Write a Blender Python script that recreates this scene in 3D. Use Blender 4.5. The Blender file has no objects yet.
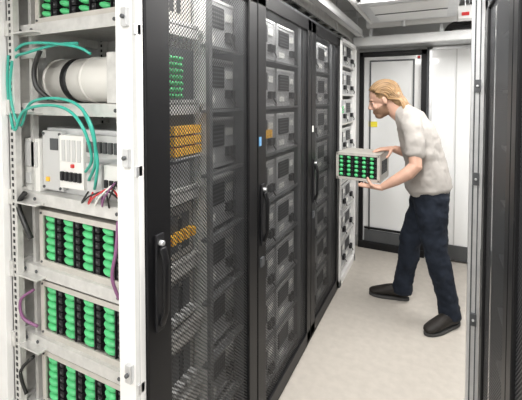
import bpy, bmesh, math, random
from mathutils import Vector, Matrix
random.seed(4)
C=bpy.context.scene.collection
try:
    bpy.context.scene.view_settings.view_transform='Standard'
except Exception: pass

# ---------------------------------------------------------------- materials
def mat(name,col,rough=.5,metal=0.,bump=0.,bscale=60,var=0.,vscale=8,emit=None,estr=0,coat=0,stretch=None,spec=.5):
    m=bpy.data.materials.new(name); m.use_nodes=True
    nt=m.node_tree; b=nt.nodes['Principled BSDF']
    b.inputs['Base Color'].default_value=(*col,1); b.inputs['Roughness'].default_value=rough
    b.inputs['Metallic'].default_value=metal; b.inputs['Specular IOR Level'].default_value=spec
    if coat: b.inputs['Coat Weight'].default_value=coat
    tc=nt.nodes.new('ShaderNodeTexCoord'); src=tc.outputs['Object']
    if stretch:
        mp=nt.nodes.new('ShaderNodeMapping'); mp.inputs['Scale'].default_value=stretch
        nt.links.new(src,mp.inputs['Vector']); src=mp.outputs['Vector']
    if var:
        n=nt.nodes.new('ShaderNodeTexNoise'); n.inputs['Scale'].default_value=vscale; n.inputs['Detail'].default_value=5
        nt.links.new(src,n.inputs['Vector'])
        r=nt.nodes.new('ShaderNodeValToRGB')
        r.color_ramp.elements[0].position=.3; r.color_ramp.elements[1].position=.7
        r.color_ramp.elements[0].color=(*[c*(1-var) for c in col],1)
        r.color_ramp.elements[1].color=(*[min(1,c*(1+var)) for c in col],1)
        nt.links.new(n.outputs['Fac'],r.inputs['Fac']); nt.links.new(r.outputs['Color'],b.inputs['Base Color'])
    if bump:
        n=nt.nodes.new('ShaderNodeTexNoise'); n.inputs['Scale'].default_value=bscale; n.inputs['Detail'].default_value=4
        nt.links.new(src,n.inputs['Vector'])
        bp=nt.nodes.new('ShaderNodeBump'); bp.inputs['Strength'].default_value=bump; bp.inputs['Distance'].default_value=.01
        nt.links.new(n.outputs['Fac'],bp.inputs['Height']); nt.links.new(bp.outputs['Normal'],b.inputs['Normal'])
    if emit:
        b.inputs['Emission Color'].default_value=(*emit,1); b.inputs['Emission Strength'].default_value=estr
    return m

def perf(name,col,p=.012,thr=.1,rough=.45):
    m=bpy.data.materials.new(name); m.use_nodes=True
    nt=m.node_tree; N=nt.nodes; L=nt.links
    b=N['Principled BSDF']; out=N['Material Output']
    b.inputs['Base Color'].default_value=(*col,1); b.inputs['Roughness'].default_value=rough
    b.inputs['Metallic'].default_value=.2; b.inputs['Specular IOR Level'].default_value=.35
    tc=N.new('ShaderNodeTexCoord'); sx=N.new('ShaderNodeSeparateXYZ'); L.new(tc.outputs['Object'],sx.inputs[0])
    cs=[]
    for ax in ('Y','Z'):
        a=N.new('ShaderNodeMath'); a.operation='MULTIPLY'; a.inputs[1].default_value=2*math.pi/p
        L.new(sx.outputs[ax],a.inputs[0])
        c=N.new('ShaderNodeMath'); c.operation='COSINE'; L.new(a.outputs[0],c.inputs[0]); cs.append(c)
    mu=N.new('ShaderNodeMath'); mu.operation='MULTIPLY'; L.new(cs[0].outputs[0],mu.inputs[0]); L.new(cs[1].outputs[0],mu.inputs[1])
    g=N.new('ShaderNodeMath'); g.operation='GREATER_THAN'; g.inputs[1].default_value=thr; L.new(mu.outputs[0],g.inputs[0])
    tr=N.new('ShaderNodeBsdfTransparent'); mx=N.new('ShaderNodeMixShader')
    L.new(g.outputs[0],mx.inputs[0]); L.new(b.outputs[0],mx.inputs[1]); L.new(tr.outputs[0],mx.inputs[2])
    L.new(mx.outputs[0],out.inputs['Surface'])
    return m

M={}
M['floor']=mat('vinyl_floor',(.47,.435,.39),.36,var=.06,vscale=22,bump=.02,bscale=60)
M['wall']=mat('wall_paint',(.80,.80,.79),.45,var=.02)
M['ceil']=mat('ceiling_panel_white',(.78,.79,.79),.4,var=.03)
M['white']=mat('white_powdercoat',(.84,.84,.83),.3,var=.02)
M['galv']=mat('galvanised_steel',(.68,.675,.655),.34,.45,var=.10,vscale=30)
M['alu']=mat('brushed_aluminium',(.68,.69,.70),.32,.65,var=.06,vscale=20)
M['tray']=mat('module_tray_steel',(.60,.575,.53),.4,.3,var=.06,vscale=20)
M['black']=mat('black_powdercoat',(.007,.007,.008),.42,.0,bump=.03,bscale=400,spec=.28)
M['dark']=mat('dark_plastic',(.014,.014,.016),.45,spec=.35)
M['dgrey']=mat('dark_grey_metal',(.09,.095,.10),.45,.3,var=.1)
M['mgrey']=mat('mid_grey_metal',(.46,.465,.47),.4,.2,var=.07)
M['frame']=mat('inner_frame_grey',(.16,.165,.17),.45,.3,var=.07)
M['lgrey']=mat('light_grey_plastic',(.58,.585,.58),.45,var=.04)
M['green']=mat('green_cell_wrap',(.09,.55,.21),.4,var=.15,vscale=40)
M['orange']=mat('orange_connector',(1.0,.55,.04),.4)
M['yellow']=mat('yellow_sticker',(.88,.75,.05),.5)
M['red']=mat('red_plastic',(.6,.03,.03),.4)
M['lip']=mat('lips',(.50,.22,.18),.5)
M['blue']=mat('blue_sticker',(.15,.35,.6),.4)
M['label']=mat('paper_label',(.80,.80,.77),.6)
M['teal']=mat('teal_cable',(.04,.40,.31),.35)
M['cblack']=mat('black_cable',(.012,.012,.012),.4)
M['purple']=mat('purple_cable',(.25,.10,.22),.4)
M['drum']=mat('white_drum_plastic',(.78,.76,.72),.35,var=.03)
M['mesh']=perf('perforated_black_steel',(.035,.036,.038),.0135,.03)
M['mesh2']=perf('perforated_grey_steel',(.05,.052,.056),.0135,.16)
M['skin']=mat('skin',(.58,.35,.26),.5,var=.06,vscale=25)
M['face']=mat('face_skin',(.58,.35,.26),.5)
def beardmask(m):
    nt=m.node_tree; N=nt.nodes; L=nt.links; b=N['Principled BSDF']
    tc=N.new('ShaderNodeTexCoord'); sx=N.new('ShaderNodeSeparateXYZ'); L.new(tc.outputs['Object'],sx.inputs[0])
    nz=N.new('ShaderNodeTexNoise'); nz.inputs['Scale'].default_value=90; L.new(tc.outputs['Object'],nz.inputs['Vector'])
    def op(o,a,c,cl=False):
        q=N.new('ShaderNodeMath'); q.operation=o; q.use_clamp=cl
        for i,v in enumerate((a,c)):
            if isinstance(v,(int,float)): q.inputs[i].default_value=v
            else: L.new(v,q.inputs[i])
        return q.outputs[0]
    x,z=sx.outputs['X'],sx.outputs['Z']
    nn=op('MULTIPLY',op('SUBTRACT',nz.outputs['Fac'],.5),.02)
    f=op('ADD',op('SUBTRACT',op('MULTIPLY',x,-.28),op('ADD',z,.022)),nn)
    a=op('MULTIPLY',f,140,True)
    c=op('MULTIPLY',op('ADD',op('SUBTRACT',x,-.012),nn),120,True)
    d=op('MULTIPLY',op('ADD',z,.132),120,True)
    k=op('MULTIPLY',op('MULTIPLY',op('MULTIPLY',a,c),d),.85)
    mx=N.new('ShaderNodeMix'); mx.data_type='RGBA'
    mx.inputs[6].default_value=(.58,.35,.26,1); mx.inputs[7].default_value=(.20,.115,.065,1)
    L.new(k,mx.inputs[0]); L.new(mx.outputs[2],b.inputs['Base Color'])
beardmask(M['face'])
M['shirt']=mat('tshirt_cotton',(.42,.395,.37),.85,bump=.25,bscale=12,var=.05,vscale=10)
M['jeans']=mat('denim',(.016,.021,.032),.85,bump=.35,bscale=14,var=.35,vscale=12,spec=.2)
M['shoe']=mat('dark_suede',(.018,.015,.013),.6,var=.2,vscale=20,spec=.3)
M['sole']=mat('rubber_sole',(.05,.05,.05),.6)
M['hair']=mat('blond_hair',(.33,.205,.10),.45,var=.5,vscale=14,stretch=(1,8,2))
M['beard']=mat('eyebrow_hair',(.22,.13,.07),.7)
M['eye']=mat('eye_white',(.7,.7,.68),.2)
M['lamp']=mat('lamp_diffuser',(.9,.9,.9),.4,emit=(1,.97,.92),estr=5)
M['glass']=mat('satin_panel',(.86,.87,.87),.12,coat=.4)
M['duct']=mat('duct_metal',(.80,.81,.81),.3,.15,var=.05)

# ---------------------------------------------------------------- mesh builder
class MB:
    def __init__(s): s.v=[];s.f=[];s.m=[];s.sm=[];s.mats=[]
    def mi(s,m):
        if m not in s.mats: s.mats.append(m)
        return s.mats.index(m)
    def add(s,vs,fs,m,smooth=False):
        o=len(s.v); s.v+=[tuple(v) for v in vs]; k=s.mi(m)
        for f in fs: s.f.append([i+o for i in f]); s.m.append(k); s.sm.append(smooth)
    def box(s,x0,x1,y0,y1,z0,z1,m):
        x0,x1=min(x0,x1),max(x0,x1);y0,y1=min(y0,y1),max(y0,y1);z0,z1=min(z0,z1),max(z0,z1)
        vs=[(x0,y0,z0),(x1,y0,z0),(x1,y1,z0),(x0,y1,z0),(x0,y0,z1),(x1,y0,z1),(x1,y1,z1),(x0,y1,z1)]
        s.add(vs,[(0,3,2,1),(4,5,6,7),(0,1,5,4),(1,2,6,5),(2,3,7,6),(3,0,4,7)],m)
    def rings(s,rs,m,smooth=True):
        n=len(rs[0]); vs=[p for r in rs for p in r]; fs=[]
        for i in range(len(rs)-1):
            for j in range(n):
                k=(j+1)%n; fs.append((i*n+j,i*n+k,(i+1)*n+k,(i+1)*n+j))
        fs.append(tuple(reversed(range(n)))); fs.append(tuple((len(rs)-1)*n+j for j in range(n)))
        s.add(vs,fs,m,smooth)
    def loft(s,pts,ref,m,n=18,cap=True):
        P=[Vector(p[0]) for p in pts]; rs=[]
        ref=Vector(ref)
        L=len(P)
        def ring(c,t,ra,rb):
            u=(ref-t*ref.dot(t))
            if u.length<1e-4: u=t.orthogonal()
            u.normalize(); w=t.cross(u).normalized()
            return [c+u*ra*math.cos(2*math.pi*j/n)+w*rb*math.sin(2*math.pi*j/n) for j in range(n)]
        for i in range(L):
            t=(P[min(i+1,L-1)]-P[max(i-1,0)]).normalized()
            ra,rb=pts[i][1],pts[i][2]
            if cap and i==0:
                e=min(ra,rb)
                rs.append(ring(P[i]-t*e*.55,t,ra*.35,rb*.35)); rs.append(ring(P[i]-t*e*.35,t,ra*.75,rb*.75))
            rs.append(ring(P[i],t,ra,rb))
            if cap and i==L-1:
                e=min(ra,rb)
                rs.append(ring(P[i]+t*e*.35,t,ra*.75,rb*.75)); rs.append(ring(P[i]+t*e*.55,t,ra*.35,rb*.35))
        s.rings(rs,m)
    def cyl(s,p0,p1,r,m,n=16,r2=None):
        p0=Vector(p0);p1=Vector(p1);t=(p1-p0).normalized();u=t.orthogonal().normalized();w=t.cross(u)
        r2=r if r2 is None else r2
        rs=[[c+u*q*math.cos(2*math.pi*j/n)+w*q*math.sin(2*math.pi*j/n) for j in range(n)] for c,q in((p0,r),(p1,r2))]
        s.rings(rs,m,True)
    def ell(s,c,r,m,nu=14,nv=9,rot=None):
        c=Vector(c); vs=[];fs=[]
        R=rot or Matrix.Identity(3)
        vs.append(c+R@Vector((0,0,-r[2])))
        for i in range(1,nv):
            a=-math.pi/2+math.pi*i/nv
            for j in range(nu):
                b=2*math.pi*j/nu
                vs.append(c+R@Vector((r[0]*math.cos(a)*math.cos(b),r[1]*math.cos(a)*math.sin(b),r[2]*math.sin(a))))
        vs.append(c+R@Vector((0,0,r[2])))
        for j in range(nu): fs.append((0,1+(j+1)%nu,1+j))
        for i in range(nv-2):
            for j in range(nu):
                k=(j+1)%nu; fs.append((1+i*nu+j,1+i*nu+k,1+(i+1)*nu+k,1+(i+1)*nu+j))
        t=len(vs)-1; o=1+(nv-2)*nu
        for j in range(nu): fs.append((o+j,o+(j+1)%nu,t))
        s.add(vs,fs,m,True)
    def tube(s,pts,r,m,n=8,sub=6):
        P=[Vector(p) for p in pts]; Q=[]
        for i in range(len(P)-1):
            a=P[max(i-1,0)];b=P[i];c=P[i+1];d=P[min(i+2,len(P)-1)]
            for k in range(sub):
                t=k/sub
                Q.append(.5*((2*b)+(c-a)*t+(2*a-5*b+4*c-d)*t*t+(3*b-a-3*c+d)*t**3))
        Q.append(P[-1]); u=(Q[1]-Q[0]).orthogonal().normalized(); rs=[]
        for i,q in enumerate(Q):
            t=(Q[min(i+1,len(Q)-1)]-Q[max(i-1,0)]).normalized()
            u=(u-t*u.dot(t)).normalized(); w=t.cross(u)
            rs.append([q+u*r*math.cos(2*math.pi*j/n)+w*r*math.sin(2*math.pi*j/n) for j in range(n)])
        s.rings(rs,m)
    def mesh(s,name):
        me=bpy.data.meshes.new(name); me.from_pydata(s.v,[],s.f)
        for k in s.mats: me.materials.append(M[k])
        me.polygons.foreach_set('material_index',s.m); me.polygons.foreach_set('use_smooth',s.sm)
        bm=bmesh.new(); bm.from_mesh(me); bmesh.ops.recalc_face_normals(bm,faces=bm.faces); bm.to_mesh(me); bm.free()
        me.update(); return me
    def build(s,name,parent=None,bevel=0,loc=None,rz=0):
        o=bpy.data.objects.new(name,s.mesh(name)); C.objects.link(o)
        if loc: o.location=loc
        o.rotation_euler[2]=rz
        if parent: o.parent=parent
        if bevel:
            b=o.modifiers.new('bevel','BEVEL'); b.width=bevel; b.segments=2; b.limit_method='ANGLE'
        return o
def empty(name,parent=None):
    e=bpy.data.objects.new(name,None); e.empty_display_size=.1; C.objects.link(e)
    if parent: e.parent=parent
    return e
def inst(name,me,loc,rz=0,parent=None):
    o=bpy.data.objects.new(name,me); o.location=loc; o.rotation_euler[2]=rz; C.objects.link(o)
    if parent: o.parent=parent
    return o

# ---------------------------------------------------------------- room
XL,XR,YF,YB,H=-1.62,1.45,-1.7,3.95,2.42
b=MB(); b.box(XL-.1,XR+.1,YF-.1,YB+.1,-.1,0,'floor'); b.build('floor')
b=MB(); b.box(XL-.1,XR+.1,YF-.1,YB+.1,H,H+.1,'ceil'); b.build('ceiling')
b=MB(); b.box(XL-.1,XL,YF,YB,0,H,'wall'); b.build('wall_left')
b=MB(); b.box(XR,XR+.1,YF,YB,0,H,'wall'); b.build('wall_right')
b=MB(); b.box(XL-.1,XR+.1,YB,YB+.1,0,H,'wall'); b.build('wall_back')
b=MB(); b.box(XL-.1,XR+.1,YF-.1,YF,0,H,'wall'); b.build('wall_front')
b=MB()
for x in (-.62,.0,.62): b.box(x-.012,x+.012,YF,YB,H-.012,H,'alu')
for y in (.0,1.2,2.4,3.6): b.box(XL,XR,y-.012,y+.012,H-.010,H,'alu')
b.build('trim_1')

# back wall door with black frame
e=empty('door_1')
b=MB(); x0,x1,z1=-.745,-.105,2.04; y=3.93
b.box(x0,x0+.045,y-.05,y+.02,0,z1,'black'); b.box(x1-.05,x1,y-.05,y+.02,0,z1,'black')
b.box(x0,x1,y-.05,y+.02,z1-.05,z1,'black'); b.box(x0,x1,y-.06,y+.02,0,.07,'black')
b.build('frame',e,.004)
b=MB(); b.box(x0+.045,x1-.05,y-.02,y+.02,.05,z1-.05,'glass')
b.box(x0+.10,x0+.115,y-.03,y-.02,.16,z1-.1,'dgrey'); b.box(x1-.125,x1-.11,y-.03,y-.02,.16,z1-.1,'dgrey')
b.box(x0+.10,x1-.11,y-.03,y-.02,z1-.10,z1-.085,'dgrey')
b.box(x0+.06,x1-.07,y-.035,y-.02,.07,.19,'dgrey')
b.box(x0+.06,x1-.07,y-.04,y-.034,.20,.225,'black')
b.build('leaf',e,.002)
b=MB(); b.box(x1-.04,x1-.015,y-.075,y-.05,.95,1.12,'alu'); b.build('handle',e,.003)
b=MB(); b.box(-.65,-.565,y-.026,y-.0205,1.27,1.325,'yellow'); b.build('warning_sticker',e)
b=MB(); b.box(-.19,-.165,y-.055,y-.0505,1.955,1.98,'red'); b.build('marker',e)
e=empty('door_2')
b=MB(); x0,x1=-.085,.62
b.box(x0,x0+.03,y-.04,y+.02,.02,2.06,'alu'); b.box(x1-.03,x1,y-.04,y+.02,.02,2.06,'alu'); b.box(x0,x1,y-.04,y+.02,2.03,2.06,'alu')
b.build('frame',e,.003)
b=MB(); b.box(x0+.03,x1-.03,y-.015,y+.02,.16,2.03,'glass'); b.box(x0+.03,x1-.03,y-.03,y+.02,.02,.16,'dgrey')
b.box(.145,.155,y-.02,y-.015,.16,2.03,'lgrey'); b.build('leaf',e)
b=MB(); b.box(-.105+.0,-.085,3.90,3.95,0,2.06,'dgrey'); b.build('trim_2')
b=MB(); b.box(XL,-.75,3.93,3.95,0,.1,'lgrey'); b.build('baseboard_back')

# ---------------------------------------------------------------- battery module
def module(name,W,Hh,D,nc,nr,rowc='green'):
    b=MB(); w=W/2; t=.004
    b.box(-w,w,0,D,0,t,'tray'); b.box(-w,-w+t,0,D,0,Hh,'tray'); b.box(w-t,w,0,D,0,Hh,'tray')
    b.box(-w,w,D-t,D,0,Hh,'tray'); b.box(-w,w,.06,D,Hh-t,Hh,'tray')
    b.box(-w,w,0,.06,Hh-t,Hh,'tray')
    fr=.018
    b.box(-w,w,-.003,.003,Hh-fr,Hh,'tray'); b.box(-w,w,-.003,.003,0,fr*1.1,'tray')
    b.box(-w,-w+fr*1.1,-.003,.003,0,Hh,'tray'); b.box(w-fr*1.1,w,-.003,.003,0,Hh,'tray')
    b.box(-w+t,w-t,.026,.032,t,Hh-t,'dark')
    ww=W-2*fr*1.1; hh=Hh-2.1*fr; pc=ww/nc; pr=hh/nr
    for i in range(nc):
        xc=-ww/2+pc*(i+.30)
        for j in range(nr):
            zc=fr*1.1+pr*(j+.5)
            b.ell((xc,.012,zc),(pc*.29,.016,pr*.42),rowc,10,7,Matrix.Rotation(.25,3,'Y'))
            xs=-ww/2+pc*(i+.80)
            b.box(xs-pc*.10,xs+pc*.10,.004,.026,zc-pr*.40,zc+pr*.40,'dark')
            b.box(xs-pc*.05,xs+pc*.05,.001,.004,zc-pr*.10,zc+pr*.10,'dgrey')
        xs=-ww/2+pc*(i+.64); b.box(xs-.002,xs+.002,.0,.026,fr,Hh-fr,'dark')
    for sx in (-1,1):
        for k in range(6):
            yy=.05+k*(D-.1)/6
            b.box(sx*w-.0015*sx,sx*(w+.0015),yy,yy+.022,.05,Hh-.05,'dark')
        for zz in (.012,Hh-.012): b.cyl((sx*(w-.01),-.006,zz),(sx*(w-.01),-.003,zz),.004,'dgrey',8)
    return b.mesh(name)
me_mod=module('battery_module_mesh',.41,.195,.33,4,6)
def unit(name,W,Hh,D,cells):
    b=MB(); w=W/2
    b.box(-w,w,0,D,0,Hh,'mgrey')
    b.box(-w,w,-.004,0,Hh-.012,Hh,'lgrey'); b.box(-w,w,-.004,0,0,.012,'mgrey'); b.box(-w,-w+.01,-.004,0,0,Hh,'mgrey'); b.box(w-.01,w,-.004,0,0,Hh,'mgrey')
    xa,xb=-w+.03,w*.34
    b.box(xa,xb,-.004,-.001,Hh*.42,Hh-.03,'dark')
    if cells:
        n=4
        for i in range(n):
            for j in range(4):
                b.ell((xa+(xb-xa)*(i+.5)/n,-.006,Hh*.42+(Hh*.58-.03)*(j+.5)/4),((xb-xa)/n*.36,.008,(Hh*.58-.03)/4*.40),cells,8,6)
    else:
        for k in range(5): b.box(xa+.01,xb-.01,-.006,-.003,Hh*.46+k*.017,Hh*.46+.006+k*.017,'dgrey')
    b.box(w*.45,w*.85,-.005,-.001,Hh*.62,Hh*.78,'label')
    b.box(-w*.7,-w*.2,-.005,-.001,Hh*.12,Hh*.26,'label')
    b.box(w*.42,w*.58,-.02,0,Hh*.2,Hh*.38,'dark'); b.box(w*.68,w*.84,-.02,0,Hh*.2,Hh*.38,'dark')
    b.tube([(w*.5,-.015,Hh*.3),(w*.6,-.035,Hh*.12),(w*.9,-.02,Hh*.06)],.0035,'cblack',6,3)
    return b.mesh(name)
u_plain=unit('unit_plain',.27,.205,.4,None)
u_green=unit('unit_green',.27,.205,.4,'green')
u_orange=unit('unit_orange',.27,.205,.4,'orange')

def door_leaf(parent,x,y0,y1,z0,z1,sl=.085,sr=.075,d=1,meshm='mesh',name='door'):
    e2=empty(name); e2.parent=parent
    b=MB(); t=.03
    xa,xb=(x-t,x) if d>0 else (x,x+t)
    b.box(xa,xb,y0,y0+sl,z0,z1,'black'); b.box(xa,xb,y1-sr,y1,z0,z1,'black')
    b.box(xa,xb,y0,y1,z1-.07,z1,'black'); b.box(xa,xb,y0,y1,z0,z0+.07,'black')
    b.build('frame',e2,.004)
    b=MB(); xm=x-.012*d
    b.add([(xm,y0+sl-.005,z0+.065),(xm,y1-sr+.005,z0+.065),(xm,y1-sr+.005,z1-.065),(xm,y0+sl-.005,z1-.065)],[(0,1,2,3)],meshm)
    b.build('perforated_panel',e2)
    return e2
def swing_handle(parent,x,y,z0,z1,d=1):
    b=MB(); w=.016
    b.box(x,x+.008*d,y-w,y+w,z0-.01,z1+.01,'dark')
    b.loft([((x+.012*d,y,z0+.01),.011,.008),((x+.026*d,y,z0+.05),.012,.008),((x+.028*d,y,z1-.07),.013,.008),((x+.016*d,y,z1-.03),.014,.01)],(0,1,0),'black',12)
    b.cyl((x,y,z1-.015),(x+.02*d,y,z1-.015),.008,'alu',14)
    b.build('handle',parent,.002)
def cabinet_fill(parent,x,y,en):
    # added fill light under the cabinet roof, brightens the units behind the mesh
    b=MB(); b.box(x-.02,x+.02,y-.25,y+.25,2.022,2.042,'white'); b.box(x-.014,x+.014,y-.24,y+.24,2.018,2.022,'lamp')
    b.build('led_strip',parent)
    l=bpy.data.lights.new('led','AREA'); l.shape='RECTANGLE'; l.size=.03; l.size_y=.48; l.energy=en; l.color=(1,.98,.95)
    o=bpy.data.objects.new('led',l); o.location=(x,y,2.012); C.objects.link(o); o.parent=parent

XD=-.715
def units_col(parent,yc,x,rows,pat):
    for k,z in enumerate(rows):
        me={'p':u_plain,'g':u_green,'o':u_orange}[pat[k%len(pat)]]
        inst('equipment_unit',me,(x,yc,z),math.pi/2,parent)
rows=[.10+.25*k for k in range(8)]
rows_in=rows[:]; rows_in[7]=1.80
rows_in=[.05+.245*k for k in range(8)]
# ---- cabinet 1
cab1=empty('battery_cabinet')
b=MB()
b.box(-.803,-.722,.735,.755,0,2.08,'white'); b.box(-.803,-.785,.755,.80,0,2.08,'white')
b.box(-.738,-.7225,.731,.735,0,2.08,'lgrey')
b.box(-1.42,-1.345,.735,.765,0,2.08,'white'); 
b.box(-1.43,-1.41,.735,1.43,0,2.08,'white')
b.box(-1.42,-.74,.77,1.43,2.05,2.08,'white'); b.box(-1.42,-.75,.77,1.43,.0,.05,'lgrey')
b.box(-1.41,-.785,1.155,1.17,.05,2.05,'white')
b.box(-1.42,-.72,1.42,1.436,0,2.08,'dgrey')
b.build('cabinet_body',cab1,.002)
def rail(b,x0,x1,y0,y1,z1=2.04):
    b.box(x0,x1,y0,y1,.05,z1,'galv')
    z=.09
    while z<z1-.03:
        b.box((x0+x1)/2-.005,(x0+x1)/2+.005,y0-.001,y0+.002,z,z+.012,'dark'); z+=.022
b=MB(); rail(b,-1.343,-1.305,.757,.777); b.box(-1.343,-1.338,.757,.83,.05,2.04,'galv'); b.box(-1.29,-1.275,.80,.82,.05,2.04,'galv')
rail(b,-.830,-.804,.765,.785)
rail(b,-1.335,-1.30,1.13,1.15)
b.build('rails',cab1)
b=MB()
sh=[.23,.48,.73,.98,1.235,1.545,1.815]
for z in sh:
    b.box(-1.338,-.80,.79,1.15,z-.006,z,'galv'); b.box(-1.338,-.80,.786,.790,z-.04,z,'galv')
    b.box(-1.34,-1.20,.755,.79,z-.035,z-.029,'galv')
    b.box(-1.345,-1.325,.75,1.12,z-.04,z+.012,'galv')
    b.box(-.815,-.80,.76,1.12,z-.04,z+.012,'galv')
    for x in (-1.31,-1.25,-.86): b.cyl((x,.782,z-.02),(x,.786,z-.02),.006,'dgrey',10)
b.build('shelves',cab1,.001)
b=MB()
for z in (.42,.80,1.40,1.78):
    b.box(-.770,-.748,.722,.735,z-.025,z+.025,'alu'); b.cyl((-.759,.714,z),(-.759,.724,z),.006,'dgrey',12)
    b.box(-.730,-.722,.726,.75,z-.05,z-.02,'alu')
b.build('latches',cab1,.002)
d=door_leaf(cab1,XD,.757,1.436,.03,2.04,.10,.075); swing_handle(d,XD,.80,.905,1.165)
units_col(cab1,1.295,-.83,rows_in,'pppppppp')
cabinet_fill(cab1,-.765,1.12,2.2)
b=MB(); b.box(-.775,-.760,1.13,1.150,.05,2.01,'frame')
for z in rows_in[1:]: b.box(-.80,-.775,1.13,1.42,z-.012,z-.002,'frame')
b.build('side_brackets',cab1)
b=MB()
for k,z in enumerate([.235,.485,.735,.985]):
    for i in range(4): b.box(-.833,-.829,.86+i*.065,.90+i*.065,z+.03,z+.16,'dgrey')
b.box(-.835,-.828,.90,1.125,1.33,1.74,'dgrey')
for i in range(6):
    for j in range(3): b.box(-.828,-.785,.962+i*.026,.983+i*.026,1.365+j*.036,1.393+j*.036,'orange')
b.box(-.828,-.78,.955,1.12,1.352,1.358,'mgrey')
for i in range(3):
    for j in range(7): b.ell((-.80,.955+i*.026,1.57+j*.021),(.016,.012,.009),'green',8,6)
for z in (.53,.78,1.06):
    for i in range(5): b.box(-.829,-.80,.93+i*.036,.953+i*.036,z,z+(.03 if z>1 else .018),'orange' if z>1 else 'lgrey')
b.build('terminal_blocks',cab1)
for z in (.23,.48,.73,.98,1.815):
    inst('battery_module',me_mod,(-1.045,.802,z),0,cab1)

# converter
e=empty('power_converter',cab1)
b=MB(); z0=1.235
b.box(-1.245,-.842,.83,1.12,z0,z0+.225,'alu')
b.box(-1.245,-1.14,.812,.83,z0+.01,z0+.215,'lgrey')
b.build('chassis',e,.003)
b=MB()
b.box(-1.135,-1.02,.798,.83,z0+.03,z0+.205,'label'); b.box(-1.01,-.94,.80,.83,z0+.02,z0+.12,'lgrey')
b.box(-1.01,-.86,.805,.83,z0+.14,z0+.21,'lgrey'); b.box(-.93,-.86,.80,.83,z0+.03,z0+.12,'label')
for i in range(5): b.box(-1.125+i*.021,-1.112+i*.021,.790,.80,z0+.055,z0+.085,'dark')
for i in range(4): b.box(-1.12+i*.025,-1.105+i*.025,.794,.80,z0+.12,z0+.19,'lgrey')
for i in range(6): b.box(-1.005+i*.024,-.99+i*.024,.797,.806,z0+.155,z0+.19,'dgrey')
for i in range(3): b.box(-.925+i*.022,-.91+i*.022,.794,.80,z0+.05,z0+.075,'dark')
b.box(-1.075,-1.062,.792,.80,z0+.10,z0+.112,'red'); b.box(-1.222,-1.207,.806,.813,z0+.04,z0+.055,'orange')
b.box(-1.20,-1.16,.808,.813,z0+.15,z0+.19,'dgrey')
for x in (-1.235,-1.15): 
    for z in (.02,.205): b.cyl((x,.806,z0+z),(x,.812,z0+z),.005,'dgrey',8)
b.build('terminals',e,.0015)
b=MB()
for i in range(5):
    b.tube([(-1.0+i*.02,.80,z0+.03),(-1.0+i*.03,.775,z0+.0),(-.95+i*.02,.765,z0+.03),(-.88+i*.012,.77,z0+.05+.01*i),(-.85,.79,z0+.02)],.003,['cblack','red','label','purple','cblack'][i],6,4)
b.build('wiring',e)
e=empty('junction_box',cab1)
b=MB(); b.box(-1.335,-1.252,.805,.88,1.235,1.42,'label'); b.box(-1.328,-1.26,.80,.805,1.32,1.41,'lgrey'); b.box(-1.32,-1.29,.797,.80,1.26,1.30,'lgrey')
b.build('housing',e,.004)
b=MB(); zc=1.545+.083
b.cyl((-1.30,.93,zc),(-.84,.93,zc),.080,'drum',36)
for x in (-1.29,-1.10,-.86): b.cyl((x-.006,.93,zc),(x+.006,.93,zc),.083,'drum',36)
b.cyl((-1.20,.93,zc),(-1.17,.93,zc),.082,'dark',36)
b.build('white_drum',cab1)
b=MB(); b.box(-.90,-.86,.79,.80,1.548,1.70,'galv'); b.box(-1.335,-1.20,.79,.80,1.70,1.735,'galv'); b.build('mounting_bracket',cab1)
b=MB()
Y=.765
T=[
 [(-1.36,Y,1.60),(-1.35,Y,1.68),(-1.29,Y,1.735),(-1.20,Y,1.745),(-1.03,.78,1.725),(-.98,.80,1.70)],
 [(-1.36,Y,1.52),(-1.355,Y,1.62),(-1.31,Y,1.70),(-1.24,Y,1.715),(-1.12,.78,1.735),(-1.05,.81,1.74)],
 [(-1.31,Y-.01,1.69),(-1.325,Y-.01,1.60),(-1.31,Y-.01,1.52),(-1.27,Y-.01,1.47),(-1.20,Y-.02,1.545),(-1.08,Y-.02,1.562),(-.97,Y-.02,1.54),(-.91,Y-.02,1.47),(-.925,Y,1.37),(-.985,.79,1.305)],
 [(-1.33,Y-.01,1.71),(-1.34,Y-.01,1.61),(-1.325,Y-.01,1.50),(-1.285,Y-.02,1.455),(-1.22,Y-.03,1.52),(-1.10,Y-.03,1.54),(-1.0,Y-.03,1.525),(-.935,Y-.03,1.47),(-.94,Y,1.38),(-1.0,.79,1.33)],
 [(-.985,.77,1.53),(-.935,.76,1.47),(-.91,.76,1.38),(-.93,.77,1.31),(-.96,.79,1.28)],
]
for t in T: b.tube(t,.0048,'teal',8,6)
b.build('teal_cable_bundle',cab1)
b=MB()
b.tube([(-1.19,.775,1.72),(-1.215,.77,1.66),(-1.205,.77,1.60),(-1.17,.79,1.56)],.008,'cblack',8,6)
b.tube([(-1.28,.77,1.235),(-1.31,.765,1.19),(-1.27,.765,1.12),(-1.25,.77,1.08)],.009,'cblack',8,6)
b.tube([(-1.25,.775,.90),(-1.30,.76,.86),(-1.29,.76,.80),(-1.24,.78,.77)],.005,'purple',8,6)
b.tube([(-.845,.775,1.20),(-.838,.76,1.12),(-.85,.755,1.04),(-.84,.77,.97)],.005,'purple',8,6)
b.tube([(-1.26,.775,.66),(-1.31,.76,.60),(-1.28,.76,.53)],.006,'cblack',8,6)
b.build('power_cables',cab1)

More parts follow.
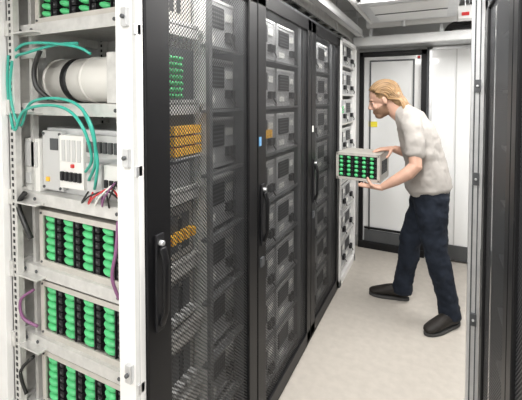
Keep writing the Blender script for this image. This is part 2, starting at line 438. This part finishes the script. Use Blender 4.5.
# ---- cabinets 2,3
for ci,(ya,yb) in enumerate([(1.44,2.20),(2.20,2.93)]):
    e=empty('server_cabinet')
    b=MB()
    b.box(-1.42,-.75,ya+.002,ya+.02,.0,2.06,'dgrey'); b.box(-1.42,-.75,yb-.02,yb-.002,0,2.06,'dgrey')
    b.box(-1.43,-1.41,ya,yb,0,2.06,'dgrey'); b.box(-1.42,-.745,ya,yb,2.045,2.075,'dgrey'); b.box(-1.42,-.725,ya,yb,0,.028,'black')
    b.box(-.785,-.765,ya+.03,ya+.06,.04,2.045,'frame'); b.box(-.785,-.765,yb-.06,yb-.03,.04,2.045,'frame')
    for z in rows_in: b.box(-1.38,-.785,ya+.03,yb-.03,z-.012,z-.002,'frame')
    b.build('cabinet_body',e)
    d=door_leaf(e,XD,ya+.004,yb-.004,.03,2.045,.085,.065); swing_handle(d,XD,ya+.045,.905,1.165)
    b=MB(); b.box(XD,XD+.004,ya+.012,ya+.03,1.35,1.39,'blue' if ci==0 else 'label'); b.box(XD,XD+.01,ya+.02,ya+.05,.80,.84,'dgrey'); b.build('sticker',d)
    yc=(ya+yb)/2
    units_col(e,yc-.15,-.80,rows_in,'pppppppp'); units_col(e,yc+.15,-.80,rows_in,'pppppppp')
    cabinet_fill(e,-.765,yc,2.4)
    if ci==0:
        b=MB()
        for i in range(6): b.box(-.80,-.775,ya+.12+i*.03,ya+.142+i*.03,1.36,1.40,'orange')
        b.build('yellow_ports',e)
# ---- cabinet 4
e=empty('open_battery_rack'); ya,yb=2.94,3.56
b=MB()
for y in (ya,yb-.05):
    b.box(-.76,-.71,y,y+.05,0,2.06,'white'); b.box(-1.42,-1.37,y,y+.05,0,2.06,'white')
b.box(-1.42,-.71,ya,yb,2.03,2.06,'white'); b.box(-1.42,-.71,ya,yb,0,.06,'white'); b.box(-1.43,-1.42,ya,yb,0,2.06,'white')
b.box(-1.42,-.77,yb-.02,yb-.005,0,2.06,'white')
for z in rows: b.box(-1.40,-.725,ya+.03,yb-.03,z-.014,z-.001,'galv')
b.build('rack_frame',e,.002)
for k,z in enumerate(rows):
    for j,yy in enumerate((3.115,3.39)): 
        inst('module',u_green if (k in (3,5) and j==0) else u_plain,(-.745,yy,z),math.pi/2,e)
b=MB()
for z in (1.5,1.0,.6): b.box(-.71,-.69,ya+.01,ya+.03,z,z+.05,'alu')
b.build('catches',e)

# ---------------------------------------------------------------- right cabinet
e=empty('mesh_door_cabinet')
b=MB(); 
b.box(.235,1.0,1.975,2.0,0,2.03,'dgrey'); b.box(.99,1.0,.55,2.0,0,2.03,'dgrey'); b.box(.235,1.0,.55,.57,0,2.03,'dgrey')
b.box(.235,1.0,.55,2.0,2.0,2.03,'dgrey'); b.box(.225,1.0,.55,2.0,0,.028,'black')
for z in rows: b.box(.26,.98,.58,1.97,z-.016,z-.002,'frame')
b.build('cabinet_body',e)
d1=door_leaf(e,.19,1.27,1.998,.03,2.03,.07,.10,-1,'mesh2'); door_leaf(e,.19,.552,1.262,.03,2.03,.07,.07,-1,'mesh2')
for yc in (.74,1.06,1.42,1.76):
    for z in rows[:7]: inst('equipment_unit',u_plain,(.42,yc,z),-math.pi/2,e)
b=MB()
b.box(.138,.190,2.002,2.03,0,2.06,'alu'); b.box(.150,.156,1.998,2.002,0,2.06,'dgrey'); b.box(.172,.177,1.998,2.002,0,2.06,'dgrey')
for z in (.5,1.18,1.62): b.box(.150,.178,1.988,2.002,z-.03,z+.03,'dgrey'); b.cyl((.164,1.98,z),(.164,1.989,z),.006,'alu',10)
b.build('door_jamb',e,.002)

# ---------------------------------------------------------------- ceiling equipment
e=empty('cable_tray')
b=MB()
for x in (-1.12,-.78): b.box(x,x+.012,.2,3.85,2.13,2.20,'galv')
y=.3
while y<3.8: b.box(-1.12,-.77,y,y+.03,2.135,2.15,'galv'); y+=.22
for y in (.6,1.8,3.0):
    for x in (-1.125,-.763): b.cyl((x,y,2.13),(x,y,H),.006,'alu',8)
b.build('ladder',e)
b=MB()
for i in range(5): b.tube([(-1.05+.05*i,.25,2.165),(-1.04+.05*i,1.3,2.17),(-1.05+.05*i,2.5,2.165),(-1.04+.05*i,3.7,2.165)],.011,'cblack',8,4)
b.build('cables',e)
b=MB()
b.box(-.70,-.655,.2,3.55,2.15,2.21,'duct'); b.box(-.655,-.645,.2,3.55,2.14,2.155,'alu')
for y in (1.0,2.4,3.4): b.cyl((-.68,y,2.2),(-.68,y,H),.005,'alu',8)
b.build('support_rail')
e=empty('cross_tray')
b=MB()
b.box(-.75,1.3,3.58,3.62,2.07,2.15,'duct'); b.box(-.75,1.3,3.60,3.86,2.065,2.075,'alu'); b.box(-.75,1.3,3.84,3.88,2.07,2.13,'dgrey')
for x in (-.6,.0,.6): b.box(x,x+.03,3.59,3.61,2.15,H,'alu')
b.build('tray',e,.002)
b=MB()
for i in range(4): b.tube([(.02,3.74,2.085),(.07,3.60-.01*i,2.155+.012*i),(.2,3.57,2.165+.018*i),(.33,3.60,2.16),(.5,3.72,2.09),(1.2,3.7,2.09)],.010,'cblack',8,4)
b.build('cable_bundle',e)
e=empty('ventilation_unit')
b=MB(); xa,xb,ya,yb=-.50,.10,2.62,3.28
b.box(xa,xb,ya,yb,2.23,2.36,'duct'); b.box(xa-.02,xb+.02,ya-.02,yb+.02,2.215,2.23,'alu')
b.build('housing',e,.004)
b=MB(); b.box(xa+.05,xb-.05,ya+.06,yb-.06,2.209,2.215,'ceil')
b.box(xa+.05,xb-.05,(ya+yb)/2-.008,(ya+yb)/2+.008,2.205,2.209,'dgrey'); 
b.build('grille',e)
b=MB()
for x in (xa+.04,xb-.04):
    for y in (ya+.05,yb-.05): b.cyl((x,y,2.36),(x,y,H),.006,'alu',8)
b.build('hangers',e)
e=empty('white_duct')
b=MB(); b.cyl((-.60,3.47,2.27),(1.3,3.47,2.27),.065,'white',28)
for x in (-.3,.2,.7): b.cyl((x,3.47,2.27),(x+.03,3.47,2.27),.070,'alu',28); b.cyl((x+.015,3.47,2.33),(x+.015,3.47,H),.006,'alu',8)
b.build('pipe',e)
b=MB(); b.cyl((-.555,1.9,2.25),(-.555,3.40,2.25),.022,'white',18); b.cyl((-.61,1.9,2.30),(-.61,3.9,2.30),.016,'dgrey',14)
for y in (2.2,2.9): b.cyl((-.555,y,2.26),(-.555,y,H),.005,'alu',8); b.cyl((-.61,y,2.31),(-.61,y,H),.005,'alu',8)
b.build('ceiling_pipes')
e=empty('alarm_box')
b=MB(); b.box(.125,.225,3.2,3.30,2.17,2.27,'white'); b.box(.17,.18,3.245,3.255,2.27,H,'alu'); b.build('housing',e,.004)
b=MB(); b.box(.15,.20,3.196,3.2,2.195,2.22,'red'); b.build('red_label',e)

def lamp(x,y,sx,sy,en):
    e=empty('ceiling_light')
    b=MB(); b.box(x-sx/2-.02,x+sx/2+.02,y-sy/2-.02,y+sy/2+.02,H-.05,H,'white'); b.build('housing',e,.004)
    b=MB(); b.box(x-sx/2,x+sx/2,y-sy/2,y+sy/2,H-.056,H-.05,'lamp'); b.build('diffuser',e)
    l=bpy.data.lights.new('tube','AREA'); l.shape='RECTANGLE'; l.size=sx; l.size_y=sy; l.energy=en; l.color=(1,.98,.955)
    o=bpy.data.objects.new('tube',l); o.location=(x,y,H-.065); C.objects.link(o); o.parent=e
lamp(-.25,-.75,.5,1.1,42)
lamp(-.25,.95,.3,1.1,27)
lamp(-.22,2.05,.35,.7,18)
lamp(.75,3.0,.4,.8,28)

me_held=module('held_module_mesh',.315,.195,.28,5,5)
inst('battery_module',me_held,(-.515,2.640,.975),math.radians(-5))

# ---------------------------------------------------------------- MAN
man=empty('man')
def remesh(o,vox,sm=4,disp=0,dsz=.1):
    r=o.modifiers.new('rm','REMESH'); r.mode='VOXEL'; r.voxel_size=vox; r.use_smooth_shade=True
    if sm:
        s=o.modifiers.new('sm','SMOOTH'); s.iterations=sm; s.factor=.5
    if disp:
        t=bpy.data.textures.new('folds','CLOUDS'); t.noise_scale=dsz; t.noise_depth=2
        d=o.modifiers.new('dp','DISPLACE'); d.texture=t; d.strength=disp; d.mid_level=.5; d.texture_coords='GLOBAL'
S=(0,1,0)
b=MB()
b.loft([((-.055,2.86,.925),.180,.156),((-.065,2.86,1.0),.178,.152),((-.08,2.86,1.10),.172,.138),((-.11,2.86,1.22),.185,.134),((-.145,2.86,1.33),.195,.128),((-.185,2.86,1.405),.175,.105),((-.22,2.86,1.45),.12,.082),((-.245,2.86,1.478),.072,.066)],S,'shirt',28)
b.loft([((-.17,2.745,1.40),.075,.08),((-.155,2.69,1.34),.068,.075),((-.14,2.655,1.26),.062,.068),((-.135,2.635,1.185),.060,.064)],(1,0,0),'shirt',18,True)
b.loft([((-.18,2.975,1.40),.075,.08),((-.165,3.03,1.34),.068,.075),((-.15,3.06,1.26),.062,.068),((-.14,3.07,1.19),.060,.064)],(1,0,0),'shirt',18,True)
o=b.build('tshirt',man); remesh(o,.009,5,.024,.09)
b=MB()
b.loft([((-.05,2.86,.97),.155,.115),((-.045,2.86,.90),.170,.132),((-.042,2.86,.83),.165,.125)],S,'jeans',26)
b.loft([((-.035,2.785,.88),.098,.118),((-.03,2.775,.76),.096,.104),((-.015,2.765,.62),.083,.088),((.0,2.762,.49),.072,.078),((.035,2.768,.36),.068,.076),((.07,2.775,.2),.062,.068),((.088,2.782,.09),.064,.070),((.09,2.782,.06),.064,.070)],S,'jeans',20,False)
b.loft([((-.055,2.935,.88),.098,.118),((-.09,2.935,.76),.096,.102),((-.14,2.935,.62),.083,.086),((-.175,2.94,.49),.072,.078),((-.19,2.955,.36),.068,.074),((-.215,2.975,.2),.062,.068),((-.232,2.99,.09),.064,.070),((-.232,2.99,.06),.064,.070)],S,'jeans',20,False)
o=b.build('jeans',man); remesh(o,.009,4,.028,.07)
def shoe(heel,toe):
    h=Vector((*heel,0)); t=Vector((*toe,0)); d=(t-h).normalized(); L=(t-h).length; s=Vector((-d.y,d.x,0))
    P=lambda a,z:h+d*(a*L)+Vector((0,0,z))
    b=MB()
    b.loft([(P(.04,.055),.030,.030),(P(.15,.060),.038,.042),(P(.35,.066),.040,.050),(P(.55,.058),.044,.042),(P(.75,.046),.048,.030),(P(.92,.038),.040,.022),(P(.98,.034),.026,.017)],s,'shoe',18)
    b.loft([(P(.18,.05),.044,.050),(P(.20,.10),.042,.048),(P(.20,.14),.044,.050)],s,'shoe',18)
    o=b.build('shoe',man); remesh(o,.005,3)
    b=MB(); n=28; o2=[]
    for k in range(n):
        a=2*math.pi*k/n; x=math.cos(a); y=math.sin(a)
        w=.046 if x>-.1 else .040
        w=w*(1.06 if .1<x<.8 else .95)
        o2.append((.5+.515*math.copysign(abs(x)**.8,x),w*math.copysign(abs(y)**.75,y)))
    rs=[[h+d*(a*L)+s*w+Vector((0,0,z)) for a,w in o2] for z in (0.001,.022)]
    b.rings(rs,'sole',False); b.build('sole',man,.003)
    b=MB()
    for k in range(4):
        q=P(.38+k*.07,.113-k*.012); b.tube([q-s*.022,q+Vector((0,0,.004)),q+s*.022],.0025,'dgrey',6,3)
    b.build('laces',man)
shoe((.150,2.835),(-.055,2.595)); shoe((-.185,3.002),(-.475,2.968))

def hand(b,wr,d,n,s,curl,thumb,m='skin',sc=1.0):
    wr=Vector(wr); d=Vector(d).normalized(); n=Vector(n); n=(n-d*n.dot(d)).normalized(); s=Vector(s); s=(s-d*s.dot(d)-n*s.dot(n)).normalized()
    b.loft([(wr-d*.01,.027,.020),(wr+d*.02,.032,.019),(wr+d*.055,.040,.016),(wr+d*.088,.040,.012)],s,m,18)
    offs=[.030,.0105,-.010,-.029]; lens=[.070,.078,.072,.056]; rr=[.0092,.0095,.009,.008]
    for k in range(4):
        p=wr+d*(.084-abs(offs[k])*.15)+s*offs[k]; pts=[(p-d*.02,rr[k],rr[k]),(p,rr[k]*1.05,rr[k]*1.05)]; A=0
        for q,(fr,c) in enumerate(zip((.45,.30,.25),curl)):
            A+=c+k*.04; v=d*math.cos(A)+n*math.sin(A)+s*offs[k]*1.5
            p=p+v.normalized()*lens[k]*fr; r=rr[k]*(.98,.9,.8)[q]; pts.append((p,r,r))
        b.loft(pts,s,m,10)
    p=wr+d*.022+s*.022; pts=[(p,.014,.014)]
    for (a,bb,c,l,r) in thumb:
        p=p+(d*a+s*bb+n*c).normalized()*l; pts.append((p,r,r))
    b.loft(pts,n,m,10)
b=MB()
b.loft([((-.14,2.66,1.27),.045,.045),((-.135,2.63,1.17),.042,.043),((-.13,2.615,1.115),.042,.044),((-.175,2.600,1.065),.043,.044),((-.255,2.592,1.010),.037,.036),((-.335,2.595,.960),.027,.024)],(0,1,0),'skin',18)
hand(b,(-.345,2.595,.952),(-.97,.24,-.02),(0,0,1),(-.24,-.97,0),(.0,.05,.05),[(.6,.5,.4,.040,.012),(.7,-.15,.8,.032,.0105),(.5,-.3,.8,.026,.009)])
o=b.build('left_arm',man); remesh(o,.0035,3)
b=MB()
b.loft([((-.15,3.06,1.27),.045,.045),((-.14,3.06,1.17),.042,.043),((-.14,3.05,1.13),.042,.044),((-.18,3.00,1.14),.042,.042),((-.24,2.93,1.165),.036,.034),((-.29,2.865,1.187),.027,.024)],(0,0,1),'skin',18)
hand(b,(-.305,2.853,1.190),(-.78,-.62,.0),(0,0,-1),(.62,-.78,0),(.10,.08,.10),[(.5,.6,.5,.034,.012),(.6,.1,.9,.028,.0105),(.6,-.2,.7,.022,.009)])
o=b.build('right_arm',man); remesh(o,.0035,3)

# head
HP=Vector((-.372,2.85,1.552)); sc=1.08
HM=Matrix.Translation(HP)@Matrix.Rotation(math.radians(190),4,'Z')@Matrix.Rotation(math.radians(20),4,'Y')@Matrix.Scale(sc,4)
b=MB()
b.ell((-.012,0,.03),(.095,.076,.088),'face',28,18)
b.ell((.026,0,-.035),(.064,.058,.078),'face',24,16)
b.ell((.052,0,-.090),(.036,.036,.028),'face',16,10)
b.ell((.070,0,.022),(.018,.048,.011),'face',16,10)
b.ell((.060,.034,-.028),(.024,.020,.022),'face',12,8); b.ell((.060,-.034,-.028),(.024,.020,.022),'face',12,8)
b.loft([((.080,0,.014),.009,.010),((.092,0,-.008),.009,.011),((.104,0,-.028),.013,.012)],(0,1,0),'face',12)
for q in(-1,1):
    b.ell((.094,q*.012,-.032),(.011,.008,.007),'face',10,8)
    b.ell((-.005,q*.077,-.005),(.016,.009,.027),'face',12,10,Matrix.Rotation(q*.35,3,'Z'))
b.ell((.083,0,-.060),(.012,.022,.006),'face',14,8); b.ell((.081,0,-.071),(.012,.019,.006),'face',14,8)
b.loft([((-.03,0,-.03),.055,.058),((-.055,0,-.10),.054,.056),((-.095,0,-.16),.060,.062)],(0,1,0),'face',20)
o=b.build('head',man); o.matrix_local=HM; remesh(o,.0035,3)
b=MB()
for q in(-1,1):
    b.ell((.0685,q*.030,.000),(.012,.010,.006),'eye',14,10); b.ell((.0725,q*.031,-.0005),(.0085,.0080,.0055),'dark',12,8)
    b.ell((.070,q*.030,.0045),(.0122,.0125,.0050),'skin',14,8); b.ell((.070,q*.030,-.0065),(.0118,.012,.0035),'skin',14,8)
    b.loft([((.088,q*.014,.021),.004,.003),((.085,q*.030,.026),.004,.0035),((.074,q*.046,.021),.003,.003)],(0,0,1),'beard',8)
b.ell((.0935,0,-.0655),(.003,.015,.0016),'lip',10,6)
o=b.build('face_details',man); o.matrix_local=HM
b=MB()
b.ell((-.022,0,.038),(.098,.081,.086),'hair',26,18)
b.ell((-.080,0,-.010),(.050,.068,.078),'hair',20,14)
b.ell((-.108,0,-.075),(.040,.058,.078),'hair',18,12)
b.ell((-.125,0,-.125),(.032,.050,.055),'hair',18,12)
o=b.build('hair',man); o.matrix_local=HM; remesh(o,.0045,3,.004,.02)
b=MB()
for k in range(220):
    q=-1+2*(k+.5)/220+random.uniform(-.01,.01); psi=q*math.radians(86)
    lay=random.uniform(0,.008)
    th0=38+ (abs(q)**3)*(-30)+random.uniform(-4,4)
    pts=[]
    for i in range(6):
        th=math.radians(th0+(190-th0)*i/5)
        R=(.101+lay,.085+lay,.090+lay)
        x=-.022+R[0]*math.cos(th)*math.cos(psi); y=R[1]*math.sin(psi)*(1-.12*i/5); z=.038+R[2]*math.sin(th)*math.cos(psi)
        if abs(q)>.7: z-= (abs(q)-.7)*.14*i/5
        pts.append((x,y,z))
    yy=q*.066; e_=random.uniform(-.03,.02); wv=random.uniform(-.006,.006)
    pts.append((-.126-lay+abs(q)*.035,yy*1.08,-.035)); pts.append((-.146-lay+abs(q)*.045+wv,yy*1.05+wv,-.090)); pts.append((-.158+abs(q)*.045+wv,yy*1.02-wv,-.140)); pts.append((-.160+abs(q)*.04+random.uniform(-.02,.015),yy*.9,-.185+e_))
    b.tube(pts,.0032,'hair',5,3)
o=b.build('hair_strands',man); o.matrix_local=HM

# ---------------------------------------------------------------- camera
cam=bpy.data.cameras.new('camera'); co=bpy.data.objects.new('camera',cam); C.objects.link(co)
cam.sensor_width=36; cam.lens=25.2; cam.shift_y=-.1705; cam.clip_start=.02
co.location=(0,0,1.56); co.rotation_euler=(math.radians(88.1),0,math.radians(25.9))
bpy.context.scene.camera=co
w=bpy.data.worlds.new('world'); bpy.context.scene.world=w; w.use_nodes=True
w.node_tree.nodes['Background'].inputs[0].default_value=(.8,.85,.9,1); w.node_tree.nodes['Background'].inputs[1].default_value=.3
